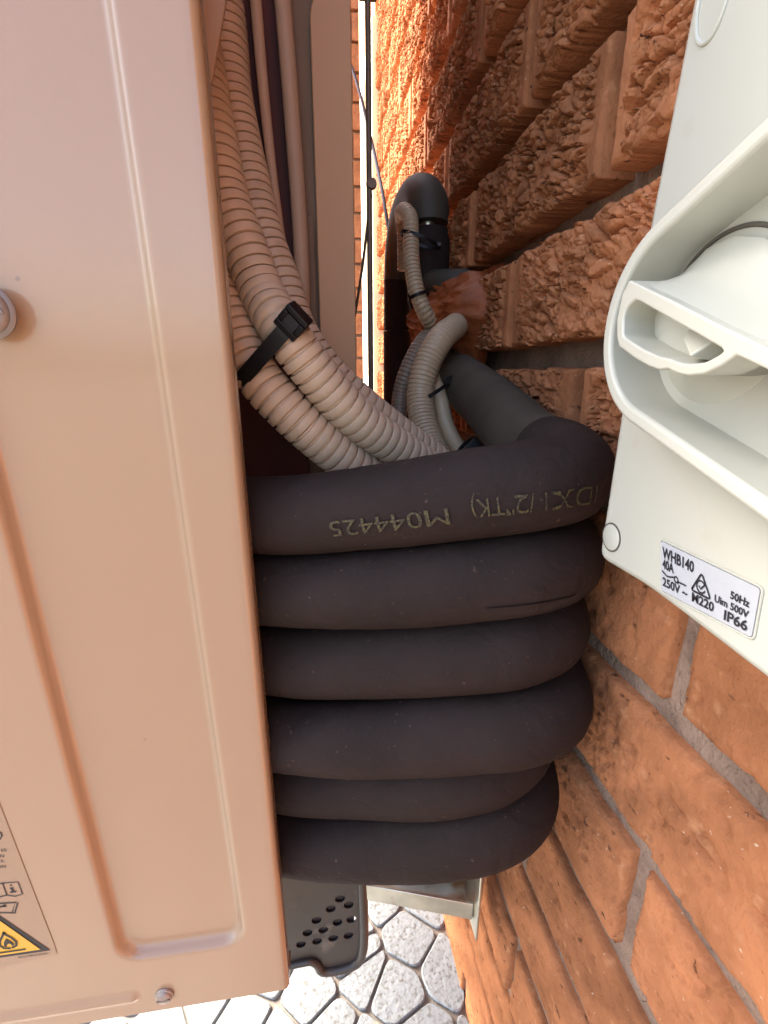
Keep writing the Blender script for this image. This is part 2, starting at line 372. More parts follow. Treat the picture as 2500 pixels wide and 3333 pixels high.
# ------------------------------------------------------------ brick wall
PITCH_Y, PITCH_Z = 0.2335, 0.0858
BL, BH, BHR = PITCH_Y-.0105, PITCH_Z-.0128, PITCH_Z-.0182
def cell_t(q): return noise.cell(q*5.3+Vector((1.1, 8.2, 4.4)))*1.6-.4
def brick_mesh(fam, seed):
    rnd = random.Random(seed); sv_ = seed*3.17
    ny, nz = (220, 76) if fam == 'rough' else (100, 36)
    L, H = BL, (BHR if fam == 'rough' else BH); vs = []; fs = []
    ang = rnd.uniform(.12, .42)*rnd.choice((1, 1, -1))
    for j in range(nz+1):
        for i in range(ny+1):
            y = (i/ny-.5)*L; z = (j/nz-.5)*H
            edge = min(L/2-abs(y), H/2-abs(z))
            p = Vector((y, z, sv_))
            if fam == 'rough':
                w = Vector((y*cos(ang)+z*sin(ang), (-y*sin(ang)+z*cos(ang))*1.9, sv_))
                w = w+noise.noise_vector(p*38)*.011+noise.noise_vector(p*120)*.003
                d, pt_ = noise.voronoi(w*84); f = d[1]-d[0]
                cre = exp(-(f/.095)**2)*(.2+1.6*max(0, .30+noise.noise(p*34+Vector((0, 0, 9)))))
                cellh = noise.cell(pt_[0]*7.7+Vector((3.3, 1.7, 9.1)))
                d2, pt2 = noise.voronoi(w*200+Vector((5, 5, 5))); cre2 = exp(-((d2[1]-d2[0])/.13)**2)*max(0, .2+noise.noise(p*60+Vector((7, 0, 0))))
                big = noise.fractal(Vector((y*20, z*34, sv_)), 1.0, 2.0, 4)
                tilt = (w*84-pt_[0]).y*cell_t(pt_[0])
                h = .0020*big+.0021*cellh+.0016*tilt-.0070*cre-.0050*cre2+.0006*noise.noise(p*330)+.0003*noise.noise(p*700)
                mask = sstep(.008, .016, L/2-abs(y)+.003*noise.noise(p*90)); h = h*mask+(1-mask)*(-.0018+.0003*noise.noise(p*200))+.0012
                amp = 1
            else:
                w = Vector((y, z*2.2, sv_))+noise.noise_vector(p*50)*.004
                big = noise.fractal(Vector((y*9, z*30, sv_)), 1.0, 2.0, 5)
                pit = max(0, noise.noise(p*210)-.33); pit2 = max(0, noise.noise(w*75+Vector((0,0,4)))-.42)
                d, _ = noise.voronoi(w*40); cre = exp(-((d[1]-d[0])/.05))*max(0, noise.noise(p*25+Vector((3,0,0)))+.05)
                h = .0014*big-.008*pit-.007*pit2-.0060*cre+.0006*noise.noise(Vector((y*60, z*330, sv_)))+.0004*noise.noise(p*500)
            rr = .0035; e = max(0, 1-edge/rr)
            h -= .0028*e*e
            z2 = z+.0016*noise.noise(Vector((y*45, sv_, 2 if z > 0 else 8)))*abs(z)/(H/2)+.0006*noise.noise(Vector((y*220, sv_, z*9)))*abs(z)/(H/2)
            y2 = y+.0012*noise.noise(Vector((z*70, sv_, 3 if y > 0 else 6)))*abs(y)/(L/2)
            vs.append((-h, y2, z2))
    W_ = ny+1
    for j in range(nz):
        for i in range(ny): fs.append((j*W_+i, j*W_+i+1, (j+1)*W_+i+1, (j+1)*W_+i))
    ring = [i for i in range(W_)]+[j*W_+ny for j in range(1, nz+1)]+[nz*W_+i for i in range(ny-1, -1, -1)]+[j*W_ for j in range(nz-1, 0, -1)]
    o = len(vs)
    for r in ring: vs.append((.038, vs[r][1], vs[r][2]))
    n = len(ring)
    for k in range(n): fs.append((ring[k], o+k, o+(k+1)%n, ring[(k+1)%n]))
    me = bpy.data.meshes.new('brick'); me.from_pydata(vs, [], [f[::-1] for f in fs])
    me.polygons.foreach_set('use_smooth', [True]*len(me.polygons)); me.materials.append(M['brick'])
    try: me.set_sharp_from_angle(angle=radians(75))
    except Exception: pass
    return me
rough_set = [brick_mesh('rough', 100+k) for k in range(9)]
smooth_set = [brick_mesh('smooth', 200+k) for k in range(9)]
WALL_END = 1.30
wall = thing('brick_wall', 'long orange brick wall with deep joints running past the isolator switch', 'wall', (0.02, 0.4, 0))
mo = MB(); ny, nz = 150, 150
for j in range(nz+1):
    for i in range(ny+1):
        y = -.75+(WALL_END+.75)*i/ny; z = 2.05*j/nz
        up = sstep(.70, .78, z)
        mo.v.append((.0060+.0190*up+.0012*noise.fractal(Vector((y*30, z*30, 0)), 1, 2, 3), y, z))
for j in range(nz):
    for i in range(ny): a = j*(ny+1)+i; mo.f.append((a, a+ny+1, a+ny+2, a+1))
mo.build('mortar', 'mortar', wall, smooth=True)
core = MB(); core.box(.036, .22, -.75, WALL_END-.002, 0, 2.05); core.build('backing', 'mortar', wall)
rb = random.Random(3)
for row in range(-10, 15):
    zc = 0.8115-PITCH_Z/2+row*PITCH_Z                   # joint line at z = 0.8115
    # head joints measured at y = 0.1696 on even course below; alternate rows shift by half a brick
    y0 = 0.1696 if row % 2 == 1 else 0.1696+PITCH_Y/2
    k0 = int((-.72-y0)/PITCH_Y)
    for k in range(k0, 8):
        ya = y0+k*PITCH_Y; yb = ya+PITCH_Y
        if ya < -.74 or ya > WALL_END-.02: continue
        cut = yb > WALL_END+.01
        fam = rough_set if zc > .735 else smooth_set
        o = bpy.data.objects.new('brick', rb.choice(fam)); C.objects.link(o); o.parent = wall
        loc = Vector((rb.uniform(-.0012, .0012), (ya+min(yb, WALL_END+.008))/2, zc))
        o.location = loc-wall.location
        o.rotation_euler = (pi if rb.random() < .5 else 0, rb.uniform(-.01, .01), rb.uniform(-.004, .004))
        if cut: o.scale = (1, (WALL_END-ya)/PITCH_Y, 1)
# window in the wall beyond the bricks, and the brick return further back
win = thing('window', 'white framed window far along the brick wall, seen through the gap behind the unit', 'window', (0, 1.31, .74))
m = MB(); m.box(-.012, .06, 1.304, 1.35, .745, 1.56); m.box(-.012, .06, 1.56, 1.605, .745, 1.56)
m.box(-.012, .06, 1.35, 1.56, 1.515, 1.56); m.box(-.012, .06, 1.35, 1.56, .745, .79); m.build('frame', 'white', win, bevel=.002)
m = MB(); m.box(.012, .018, 1.349, 1.561, .789, 1.516); m.build('pane', 'glass', win)
m = MB(); m.box(-.03, .06, 1.302, 1.70, .70, .744); m.build('sill', 'orange', win, bevel=.002)
tag(thing('wall_pier', 'orange rendered wall pier beyond the window', 'wall', (0.05, 1.6, 0)))
pier = bpy.data.objects['wall_pier']
m = MB(); m.box(.004, .22, 1.302, 1.70, 0, .699); m.build('lower_infill', 'orange', pier)
m = MB(); m.box(-.004, .22, 1.302, 1.70, 1.561, 2.05); m.build('lintel', 'orange', pier)
far = thing('brick_wall', 'distant strip of sunlit orange brick return wall beyond the window', 'wall', (-.1, 2.0, 0))
m = MB(); m.box(-.28, .6, 2.015, 2.2, 0, 2.4); m.build('mortar', 'mortar', far)
fb = MB(); rf = random.Random(5)
for r_ in range(28):
    for k in range(-1, 3):
        y = 2.0+rf.uniform(-.001, .001); x = k*.2335+(r_ % 2)*.117
        fb.box(x, x+.223, y, 2.03, r_*.0858+.004, r_*.0858+.079)
tag(fb.build('brick', 'brick', far), kind='stuff')

# ------------------------------------------------------------ air conditioner outdoor unit
UY1, UTOP, UBOT = 0.88, 2.0, 0.372
ac = thing('air_conditioner', 'beige outdoor air conditioner unit with an embossed end cover beside the black pipes', 'air conditioner', (-.4, .7, UBOT))
PY = 0.235
def px_edge(z): return -.1998+(.936-z)*.0046
def rrect(x, z):                        # signed distance to the pressed rectangle (negative inside)
    xl = -.3105+(.754-z)*.022+(.754-z)*0; xr = -.2329+(.933-z)*.0150
    cx, hx = (xl+xr)/2, (xr-xl)/2; z0, z1 = .4275, 1.60; cz, hz = (z0+z1)/2, (z1-z0)/2; r = .014
    qx, qz = abs(x-cx)-hx+r, abs(z-cz)-hz+r
    return min(max(qx, qz), 0)+hypot(max(qx, 0), max(qz, 0))-r
def panel_depth(x, z):
    d = rrect(x, z); h = .0064*(1-sstep(-.0031, .0026, d))          # pressed in
    # bead along the foot
    q = hypot(max(0, x+.302), z-(.3915-(x+.302)*0)) if x > -.302 else abs(z-.3915)
    h -= .0028*(1-sstep(.0, .0062, q))
    return h
zs = []; z = 0.0
while z < 1.35: zs.append(z); z += .0017 if (z < .075) else .006
m = MB(); cols = []; x = -.46
while x < -.2045:
    cols.append(x); x += .012 if x < -.42 else .0016
for zz in zs:
    zw = .3735+zz-.0000; e = px_edge(zw)
    row = [(x+(e+.1985), PY+panel_depth(x+(e+.1985), zw), zw) for x in cols]
    for k in range(9):                   # rolled edge turning back
        q = (k+1)/9*pi/2; row.append((e-.0045+.0045*sin(q), PY+.0045*(1-cos(q)), zw))
    row += [(e, PY+.012, zw), (e-.0015, PY+.0125, zw), (e-.0015, PY+.006, zw)]
    n_ = len(row); m.v += row
# the foot tilts slightly as the cover is skewed on its screws
for j in range(len(zs)-1):
    for i in range(n_-1): m.f.append((j*n_+i, j*n_+i+1, (j+1)*n_+i+1, (j+1)*n_+i))
b0 = len(m.v)
for i in range(n_): p = m.v[i]; m.v.append((p[0], p[1]+.012, p[2]-.0005))
for i in range(n_-1): m.f.append((b0+i, b0+i+1, i+1, i))
m.build('end_cover', 'panel', ac, smooth=True, ang=50)
# casing behind the cover
m = MB(); m.box(-.46, -.448, PY+.006, .42, .378, UTOP); m.box(-.455, -.13, .425, UY1, UBOT+.008, UTOP); m.build('casing', 'casing', ac, bevel=.004)
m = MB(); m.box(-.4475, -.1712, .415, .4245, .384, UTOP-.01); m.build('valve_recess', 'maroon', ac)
m = MB(); m.box(-.4475, -.205, PY+.014, .414, UTOP-.03, UTOP); m.build('hood', 'casing', ac)
# rear corner plate with its clipped upper corner
pl = rounded([(-.158, .40), (-.1275, .40), (-.1275, UTOP), (-.146, UTOP), (-.146, 1.062), (-.156, 1.040)], .006, 4)
m = MB(); m.prism_y(pl, .412, .4235); m.build('corner_plate', 'casing', ac, smooth=True, bevel=.0008)
m = MB(); m.box(-.1705, -.1282, .4185, .4244, .40, UTOP-.02); m.build('recess_back', 'grille', ac)
# bowed brown strip (edge of the valve cover) and pale strip beside it
m = MB()
bow = smooth_path([(-.1790, .41, 1.3), (-.1760, .405, 1.10), (-.1715, .40, .985), (-.1690, .398, .90), (-.1695, .40, .845), (-.171, .405, .815)], .01)
m.tube(bow, .0056, 14); m.build('cover_edge', 'taupe', ac, smooth=True)
m = MB(); st = smooth_path([(-.1945, .41, 1.30), (-.1925, .405, 1.12), (-.1900, .40, 1.0), (-.186, .395, .93), (-.181, .40, .87), (-.182, .41, .83)], .01)
m.tube(st, [.0052*(1-.45*i/(len(st)-1)) for i in range(len(st))], 14); m.build('pale_strip', 'taupe', ac, smooth=True)
# warm face at the foot of the recess and the pressed handle
m = MB(); m.prism_y(rounded([(-.1725, .86), (-.1605, .90), (-.1605, .80), (-.1725, .80)], .004, 4), .4145, .418); m.build('recess_liner', 'casing', ac, bevel=.0008)
hp = rounded([(-.1672, .915), (-.1585, .915), (-.1585, .80), (-.1672, .80)], .004, 4)
m = MB(); m.prism_y(hp, .4115, .4144); m.build('grip', 'grille', ac, bevel=.0015)
# taper plate over the conduits at the top left
m = MB(); m.prism_y([(-.2150, .935), (-.2070, .9395), (-.1935, .985), (-.1925, 1.20), (-.2350, 1.20), (-.2350, .935)], .296, .299); m.build('cable_shield', 'taupe', ac, bevel=.0008)
# screws
def screw(x, z, r, mt):
    m = MB(); m.lathe((x, PY-.0002, z), (0, -1, 0), [(r, 0), (r, .0009), (r*.9, .0016), (r*.84, .0017), (r*.80, .0026), (r*.62, .0034), (r*.3, .0038), (.0005, .0039)], 28)
    s_ = m.build('screw', mt, ac, smooth=True, ang=50)
    m = MB(); m.obox((x, PY-.0038, z), (r*.66, 0, r*.05), (0, .0004, 0), (-r*.06, 0, r*.10)); m.build('slot', 'screw', s_)
screw(-.2806, .3892, .0062, 'screwlight'); screw(-.2968, .8245, .0112, 'screw')
# warning sticker: print at its measured place on the cover
SY = PY-.0004
stk = MB(); stk.add([(-.44, SY, .430), (-.3395, SY, .4430), (-.3395, SY, .452), (-.3470, SY, .570), (-.44, SY, .570)], [(0, 1, 2, 3, 4)])
lab = stk.build('warning_sticker', 'sticker', ac); lab['label'] = 'clear sticker with a yellow flame triangle at the lower left of the cover'
def stroke(mb, pts, w, y):
    """flat line of width w through (x,z) points at depth y"""
    P = [Vector(p) for p in pts]; vs = []
    for i, p in enumerate(P):
        t = (P[min(i+1, len(P)-1)]-P[max(i-1, 0)]).normalized(); n = Vector((-t.y, t.x))*w/2
        vs += [(p.x+n.x, y, p.y+n.y), (p.x-n.x, y, p.y-n.y)]
    mb.add(vs, [(2*i, 2*i+1, 2*i+3, 2*i+2) for i in range(len(P)-1)])
def flat(mb, pts, y): mb.add([(x, y, z) for x, z in pts], [tuple(range(len(pts)))])
TX, TZ, TS = -.3423, .4478, .0540
m = MB(); flat(m, [(TX, TZ), (TX-TS/2, TZ+TS*.80), (TX-TS, TZ)], SY-.0003); m.build('triangle_border', 'ink', lab)
m = MB(); flat(m, [(TX-.0052, TZ+.0024), (TX-TS/2, TZ+TS*.80-.0040), (TX-TS+.0052, TZ+.0024)], SY-.0006); m.build('triangle_field', 'yellow', lab)
m = MB(); y = SY-.0009; fx, fz = -.3640, .4553
stroke(m, [(-.3835, .4527), (-.3555, .4527)], .0012, y)
oL = [(fx+.0006, fz), (fx-.0032, fz+.0008), (fx-.0050, fz+.0038), (fx-.0042, fz+.0074), (fx-.0012, fz+.0128), (fx-.0006, fz+.0146)]
oR = [(fx-.0006, fz+.0146), (fx+.0002, fz+.0120), (fx+.0028, fz+.0088), (fx+.0046, fz+.0050), (fx+.0040, fz+.0016), (fx+.0012, fz+.0002)]
stroke(m, oL, .0014, y); stroke(m, oR, .0014, y)
flat(m, [(fx-.0028, fz+.0026), (fx-.0016, fz+.0012), (fx-.0012, fz+.0034), (fx+.0004, fz+.0046), (fx+.0016, fz+.0030), (fx+.0018, fz+.0012), (fx+.0032, fz+.0032), (fx+.0018, fz+.0062), (fx-.0004, fz+.0090), (fx-.0022, fz+.0060)], y)
m.build('flame_symbol', 'ink', lab)
m = MB()
w = .0007                                # open book with an i, and the manual with a spanner
stroke(m, [(-.375, .5096), (-.3665, .5078), (-.3574, .5086), (-.3491, .5080), (-.3486, .4979), (-.3530, .4970), (-.3571, .4988), (-.3655, .4972), (-.375, .4990)], w, SY-.0003)
stroke(m, [(-.3574, .5086), (-.3571, .4988)], w, SY-.0003)
flat(m, [(-.3540, .5062), (-.3534, .5069), (-.3527, .5062), (-.3533, .5055)], SY-.0003)
flat(m, [(-.3544, .5044), (-.3526, .5044), (-.3526, .5012), (-.3515, .5012), (-.3515, .5002), (-.3550, .5002), (-.3550, .5012), (-.3539, .5012), (-.3539, .5034), (-.3544, .5034)], SY-.0003)
m.build('book_symbol', 'ink', lab); m = MB()
stroke(m, [(-.378, .4944), (-.3540, .4920), (-.3572, .4840), (-.3700, .4866), (-.378, .4870)], w*1.3, SY-.0003)
stroke(m, [(-.3540, .4920), (-.3526, .4914), (-.3560, .4832), (-.3572, .4840)], w*1.3, SY-.0003)
stroke(m, [(-.370, .4895), (-.3610, .4903), (-.3595, .4912)], w*1.8, SY-.0003); stroke(m, [(-.3610, .4903), (-.3592, .4899)], w*1.6, SY-.0003)
m.build('manual_symbol', 'ink', lab); m = MB()
stroke(m, [(-.357, .5480), (-.3515, .5480), (-.3502, .5464), (-.3503, .5442), (-.3517, .5420), (-.357, .5416)], w*1.2, SY-.0003)
m.build('frame_symbol', 'ink', lab)
text_on('warning_text', [('ES', .0032, -.3500, .5325, 'RIGHT'), ('N', .0032, -.3521, .5284, 'RIGHT'), ('R', .0032, -.3530, .5244, 'RIGHT'), ('ON', .0032, -.3528, .5203, 'RIGHT')], lambda a, b: (a, SY-.0003, b), 'ink', lab)
text_on('sticker_code', [('WG79R253H01', .0024, -.3436, .4446, 'RIGHT')], lambda a, b: (-.3436+(a+.3436)*1.15, SY-.0003, b), 'ink', lab)

# black perforated guard plate at the foot
holes = []
HX, HZ = .0, .0
for (hx, hz) in [(-.1515,.3015),(-.1655,.3010),(-.1800,.3005),(-.1945,.2995),(-.1485,.3215),(-.1610,.3205),(-.1740,.3135),(-.1880,.3130),(-.1505,.3400),(-.1665,.3385),(-.1580,.3490),(-.1795,.3270)]:
    holes.append(circle(hx, hz+.005, .0044, 14))
outl = [(-.215, .40), (-.1390, .40), (-.1385, .285)]+[(-.1565+.018*cos(q), .283+.018*sin(q)) for q in [-i*pi/2/8 for i in range(1, 9)]]+[(-.178, .266), (-.1810, .2765), (-.1860, .2825), (-.196, .2825), (-.215, .279)]
me = plate_with_holes(outl, holes, lambda u, v, w: (u, .304+w, v), .0016)
link('perforated_plate', me, 'blackplate', ac, smooth=True, bevel=.0005, ang=40)
m = MB(); lip = smooth_path([(-.215, .310, .2795), (-.196, .310, .2825), (-.1860, .310, .2825), (-.1810, .310, .2765), (-.1775, .310, .267), (-.158, .310, .2655), (-.144, .310, .271), (-.1392, .310, .285), (-.1390, .310, .40)], .004)
m.tube([Vector((p.x, .3035, p.z)) for p in lip], [.0034+.0012*sin(pi*i/(len(lip)-1)) for i in range(len(lip))], 14)
m.build('plate_rim', 'blackplate', ac, smooth=True)
m = MB(); m.box(-.214, -.146, .3065, .328, .285, .40); m.build('dark_backing', 'ink', ac)  # black box added behind the plate so its holes read dark
m = MB(); m.box(-.455, -.215, .40, UY1-.02, .335, UBOT+.004); m.build('base_pan', 'blackplate', ac, bevel=.003)
# rear coil guard: upright rod, cross wires, clip and dark end block
m = MB(); m.tube(smooth_path([(-.113, .435, .40), (-.113, .435, .75), (-.1135, .435, 1.6)], .02), .0024, 10); m.build('guard_rod', 'rod', ac, smooth=True)
m = MB(); m.lathe((-.1115, .434, .945), (0, 1, 0), [(.0038, -.003), (.0044, 0), (.0038, .003)], 12); m.build('clip', 'rod', ac, smooth=True)
m = MB(); m.tube([Vector((-.1115, .436, .938)), Vector((-.1185, .45, .885)), Vector((-.13, .46, .82))], .0012, 8); m.build('brace_wire', 'rod', ac, smooth=True)
m = MB(); m.box(-.1195, -.1055, .43, .445, 1.066, 1.16); m.box(-.1065, -.1035, .432, .443, 1.082, 1.15); m.build('end_block', 'rod', ac, bevel=.0015)

# ------------------------------------------------------------ wall bracket under the unit
br = thing('wall_bracket', 'galvanised steel wall bracket arm low on the brick wall under the black coil', 'bracket', (-.02, .34, .25))
m = MB(); m.box(-.0235, -.0208, .318, .356, .248, .432); m.box(-.0207, -.004, .3530, .356, .248, .432); m.build('rail', 'galv', br, bevel=.001)
A0, A1 = Vector((-.0242, .330, .262)), Vector((-.50, .480, .262)); ad = (A1-A0).normalized(); an = Vector((-ad.y, ad.x, 0)); an = -an if an.y < 0 else an
ml = (A0+A1)/2; hl = ad*((A1-A0).length/2); uz = Vector((0, 0, 1))
m = MB(); m.obox(ml+uz*.011, hl, an*.0015, uz*.011); m.obox(ml+an*.0200-uz*.0008, hl, an*.0180, uz*.0012); m.obox(ml+an*.0398+uz*.014, hl, an*.0015, uz*.014)
m.build('arm', 'galv', br, bevel=.0008)
m = MB(); m.lathe((-.0238, .337, .325), (-1, 0, 0), [(.006, 0), (.006, .004), (.003, .0042), (.003, .009)], 6); m.build('bolt', 'galv', br)

# ------------------------------------------------------------ lagged pipe coil
coil = thing('pipe_coil', 'coil of fat black foam-lagged pipe stacked in loops between the unit and the wall', 'pipe', (-.1, .3, .45))
ZL = [.719, .672, .621, .569, .519, .470]; ZR = [.748, .701, .656, .613, .570, .528]
PR = .0231
tops = []
for k in range(6):
    zl, zr = ZL[k], ZR[k]; i_ = (0, 0, .001, .000, .007, .006)[k]; b_ = (0, -.001, .002, -.008, .005, -.002)[k]
    run = [(-.33, .335+b_, zl-.004), (-.26, .305+b_, zl-.002), (-.187, .272+b_, zl), (-.13, .2445+b_, zl+(zr-zl)*.38), (-.088-i_, .226+b_, zl+(zr-zl)*.72),
           (-.055-i_, .2175+b_+i_*.5, zl+(zr-zl)*.93), (-.034-i_, .2245+b_+i_, zr), (-.0245-i_*.7, .246+b_+i_, zr+.003), (-.0235-i_*.4, .29+b_, zr+.006)]
    if k == 0: run += [(-.023, .33, .764), (-.0225, .374, .775), (-.0225, .43, .787), (-.023, .466, .7945)]
    else: run += [(-.0235, .34, zr+.006), (-.026, .40, zr+.004), (-.05, .45, zr), (-.11, .47, (zl+zr)/2), (-.20, .455, zl+.01), (-.30, .42, zl)]
    pts = smooth_path(run, .005); m = MB()
    if k: pts = [p+Vector((0, .0022*noise.noise(Vector((p.x*14, k*3.7, 2))), .0022*noise.noise(Vector((p.x*12+p.y*9, k*7.7, 6))))) for p in pts]
    R = [PR*(1+.018*noise.noise(Vector((i*.11, k*5.3, 0)))+.012*noise.noise(Vector((i*.4, k*9.1, 4)))) for i in range(len(pts))]
    if k == 0:
        cut = next(i for i, p in enumerate(pts) if p.x > -.03 and p.y > .268); m2 = MB(); m2.tube(pts[cut:], [r*(.985+.02*min(1, i/4)) for i, r in enumerate(R[cut:])], 40); full = pts; pts, R = pts[:cut+1], R[:cut+1]
        m2.build('return_pipe', 'foam3', coil, smooth=True, ang=60)
    m.tube(pts, R, 40)
    o = m.build('pipe_loop', 'foam', coil, smooth=True, ang=60); tops.append((o, pts))
o4 = tops[1][0]; p4 = tops[1][1]; m = MB(); tr = [p for p in p4 if -.078 < p.x < -.040 and p.y < .26]
for i, p in enumerate(tr):
    w_ = .0062*sin(pi*(i+.5)/len(tr)); t_ = (tr[min(i+1, len(tr)-1)]-tr[max(i-1, 0)]).normalized(); n_ = Vector((t_.y, -t_.x, 0)).normalized()
    for q, l_ in ((radians(-16), 1.034), (radians(-16)-w_/PR, 1.055), (radians(-16)-w_*.9/PR, 1.02)): m.v.append(tuple(p+(n_*cos(q)+Vector((0, 0, 1))*sin(q))*PR*l_))
for i in range(len(tr)-1):
    for c_ in range(2): m.f.append((3*i+c_, 3*i+c_+1, 3*i+c_+4, 3*i+c_+3))
m.build('tear_flap', 'foam', o4, smooth=True)
o1, p1 = tops[0]
tag(o1, label='top loop with faded yellow upside-down print')
fr1 = frames(p1); acc = [0]
for a, b in zip(p1, p1[1:]): acc.append(acc[-1]+(b-a).length)
def on_pipe(s, ang_, rr):
    j = max(i for i in range(len(acc)-1) if acc[i] <= s) if s > 0 else 0
    u = (s-acc[j])/(acc[j+1]-acc[j]); p = p1[j].lerp(p1[j+1], u); t = (p1[j+1]-p1[j]).normalized()
    nrm = Vector((t.y, -t.x, 0)).normalized(); up_ = Vector((0, 0, 1)); up_ = (up_-t*up_.dot(t)).normalized()
    return p+(nrm*cos(ang_)+up_*sin(ang_))*rr
def s_at_x(x): return next(acc[i] for i in range(len(p1)) if p1[i].x >= x)
def print_run(txt, xa, xb, h, a0, name):
    """print lettering running from xa (right) to xb (left), upside down on the sleeve"""
    me = text_verts(txt, 1.0); xs_ = [v.co.x for v in me.vertices]; wdt = max(xs_)-min(xs_); x0 = min(xs_); bpy.data.meshes.remove(me)
    sa, sb = s_at_x(xa), s_at_x(xb)
    sc = (sa-sb)/wdt
    def fn(x, y):
        s_ = sa-(x-x0*h)/h*sc; return on_pipe(s_, a0-(y-h*.35)/PR, PR*1.032+.0003)
    return text_on(name, [(txt, h, 0, 0, 'LEFT')], fn, 'pipeink', o1, subdiv=.0022)
print_run('1DX1/2"TK)', PT[3], PT[2], .0125, radians(-4), 'printed_text')
print_run('M044425', PT[1], PT[0], .0120, radians(-9), 'printed_text')

# elbow stub where the top loop enters the sealant
m = MB(); el = smooth_path([(-.0235, .4665, .7946), (-.025, .49, .799), (-.026, .515, .806), (-.02, .545, .815), (.0, .57, .82)], .005)
m.tube(el, [.0205+.0012*min(1, i/3) for i in range(len(el))], 32); m.build('elbow', 'foam2', coil, smooth=True)
m = MB(); m.tube([Vector((-.0236, .4645, .7942)), Vector((-.0238, .4685, .7950))], .0195, 24); m.build('joint', 'rubbertie', coil)

# ------------------------------------------------------------ lagged riser on the wall, U-bend at the top
ris = thing('lagged_pipe', 'black lagged pipe rising from the terracotta putty and bending over at the top', 'pipe', (-.035, .6, .8))
m = MB(); up1 = smooth_path([(-.030, .578, .868), (-.0315, .577, .90), (-.0325, .577, .9515)], .005)
m.tube(up1, [.0236 if 1 < i < len(up1)-2 else .0215 for i in range(len(up1))], 32); m.build('lower_sleeve', 'foam', ris, smooth=True)
m = MB(); m.tube([Vector((-.033, .577, .950)), Vector((-.0335, .577, .966))], .0095, 18); m.build('copper_pipe', 'galv', ris, smooth=True)
m = MB(); bend = smooth_path([(-.0325, .577, .9570), (-.0325, .578, .965), (-.033, .588, .981), (-.035, .612, .9945), (-.0375, .650, .997), (-.039, .69, .988), (-.0395, .725, .960), (-.0395, .738, .93)], .005)
m.tube(bend, [(.0236-.003*i/len(bend)) if i > 1 else .0215 for i in range(len(bend))], 32); m.build('bend_sleeve', 'foam2', ris, smooth=True)
m = MB(); dn = smooth_path([(-.0395, .738, .929), (-.0395, .740, .86)], .005); m.tube(dn, .0206, 32); m.build('down_sleeve', 'foam', ris, smooth=True)
m = MB(); dn = smooth_path([(-.0395, .740, .8585), (-.039, .742, .70), (-.038, .744, .30)], .01); m.tube(dn, .0211, 32); m.build('long_sleeve', 'foam', ris, smooth=True)
m = MB(); m.tube(smooth_path([(-.034, .566, .896), (-.022, .55, .894), (-.006, .54, .893), (.004, .538, .893)], .004), .0135, 24); m.build('branch_sleeve', 'foam2', ris, smooth=True)

# ------------------------------------------------------------ terracotta sealant
pt = MB()
nu, nv = 64, 40
for j in range(nv+1):
    for i in range(nu+1):
        u, v = i/nu*2-1, j/nv*2-1
        y = .548+.082*u-.020*v; z = .850+.050*v+.006*u
        q = hypot(u*(1+.16*noise.noise(Vector((u*1.3, v*1.3, 1)))), v*(1+.16*noise.noise(Vector((u*1.3, v*1.3, 7)))))
        dome = max(0, 1-q*q); h = .060*dome**.6*(1+.35*noise.noise(Vector((u*2.0, v*2.0, 3))))
        wr = abs(noise.noise(Vector((u*5+v*3, v*5, 5))))
        pt.v.append((.008-h*(1-.35*wr)-(.004*noise.noise(Vector((u*11, v*11, 2))) if dome > 0 else 0), y+.003*noise.noise(Vector((u*4, v*4, 8))), z+.002*noise.noise(Vector((u*4, v*4, 9)))))
for j in range(nv):
    for i in range(nu): a = j*(nu+1)+i; pt.f.append((a, a+nu+1, a+nu+2, a+1))
tag(pt.build('sealant', 'putty', None, smooth=True, ang=80), 'lumpy terracotta putty sealing the hole where pipes enter the bricks', 'sealant')

# ------------------------------------------------------------ conduits and cables
tag(corrugated(RUN_A, .0136, .0068, .0020).build('corrugated_conduit', 'conduit', None, smooth=True, ang=35), 'front thick beige corrugated conduit, strapped on top by the large black cable tie', 'conduit', 'thick beige conduits')
tag(corrugated(RUN_R, .0136, .0068, .0020).build('corrugated_conduit', 'conduit', None, smooth=True, ang=35), 'thick beige corrugated conduit running behind the front one, beside the pale strip', 'conduit', 'thick beige conduits')
tag(corrugated(RUN_B, .0140, .0066, .0020).build('corrugated_conduit', 'conduit', None, smooth=True, ang=35), 'lower thick beige corrugated conduit coming out under the tie next to the end cover', 'conduit', 'thick beige conduits')
tag(corrugated(RUN_C, .0082, .0042, .0010, 18, .4).build('thin_conduit', 'conduit_s', None, smooth=True, ang=35), 'thin sand corrugated conduit looped beside the lagged riser', 'conduit', 'thin wall conduits')
tag(corrugated(RUN_D, .0122, .0036, .0008, 22, .4).build('thin_conduit', 'conduit_s', None, smooth=True, ang=35), 'sand corrugated conduit curving down out of the putty', 'conduit', 'thin wall conduits')
tag(corrugated(RUN_E, .0088, .0038, .0009, 18, .4).build('thin_conduit', 'conduit_g', None, smooth=True, ang=35), 'thin dark grey corrugated conduit behind the sand one', 'conduit', 'thin wall conduits')
m = MB(); m.tube(smooth_path(RUN_G, .005), .0072, 18); tag(m.build('cable', 'conduit_s', None, smooth=True), 'smooth sand cable dropping behind the top black loop', 'cable')
m = MB(); m.tube(smooth_path(RUN_K, .01), .0026, 10); tag(m.build('cable', 'cable', None, smooth=True), 'thin blue-grey cable hanging across the bright gap behind the unit', 'cable')

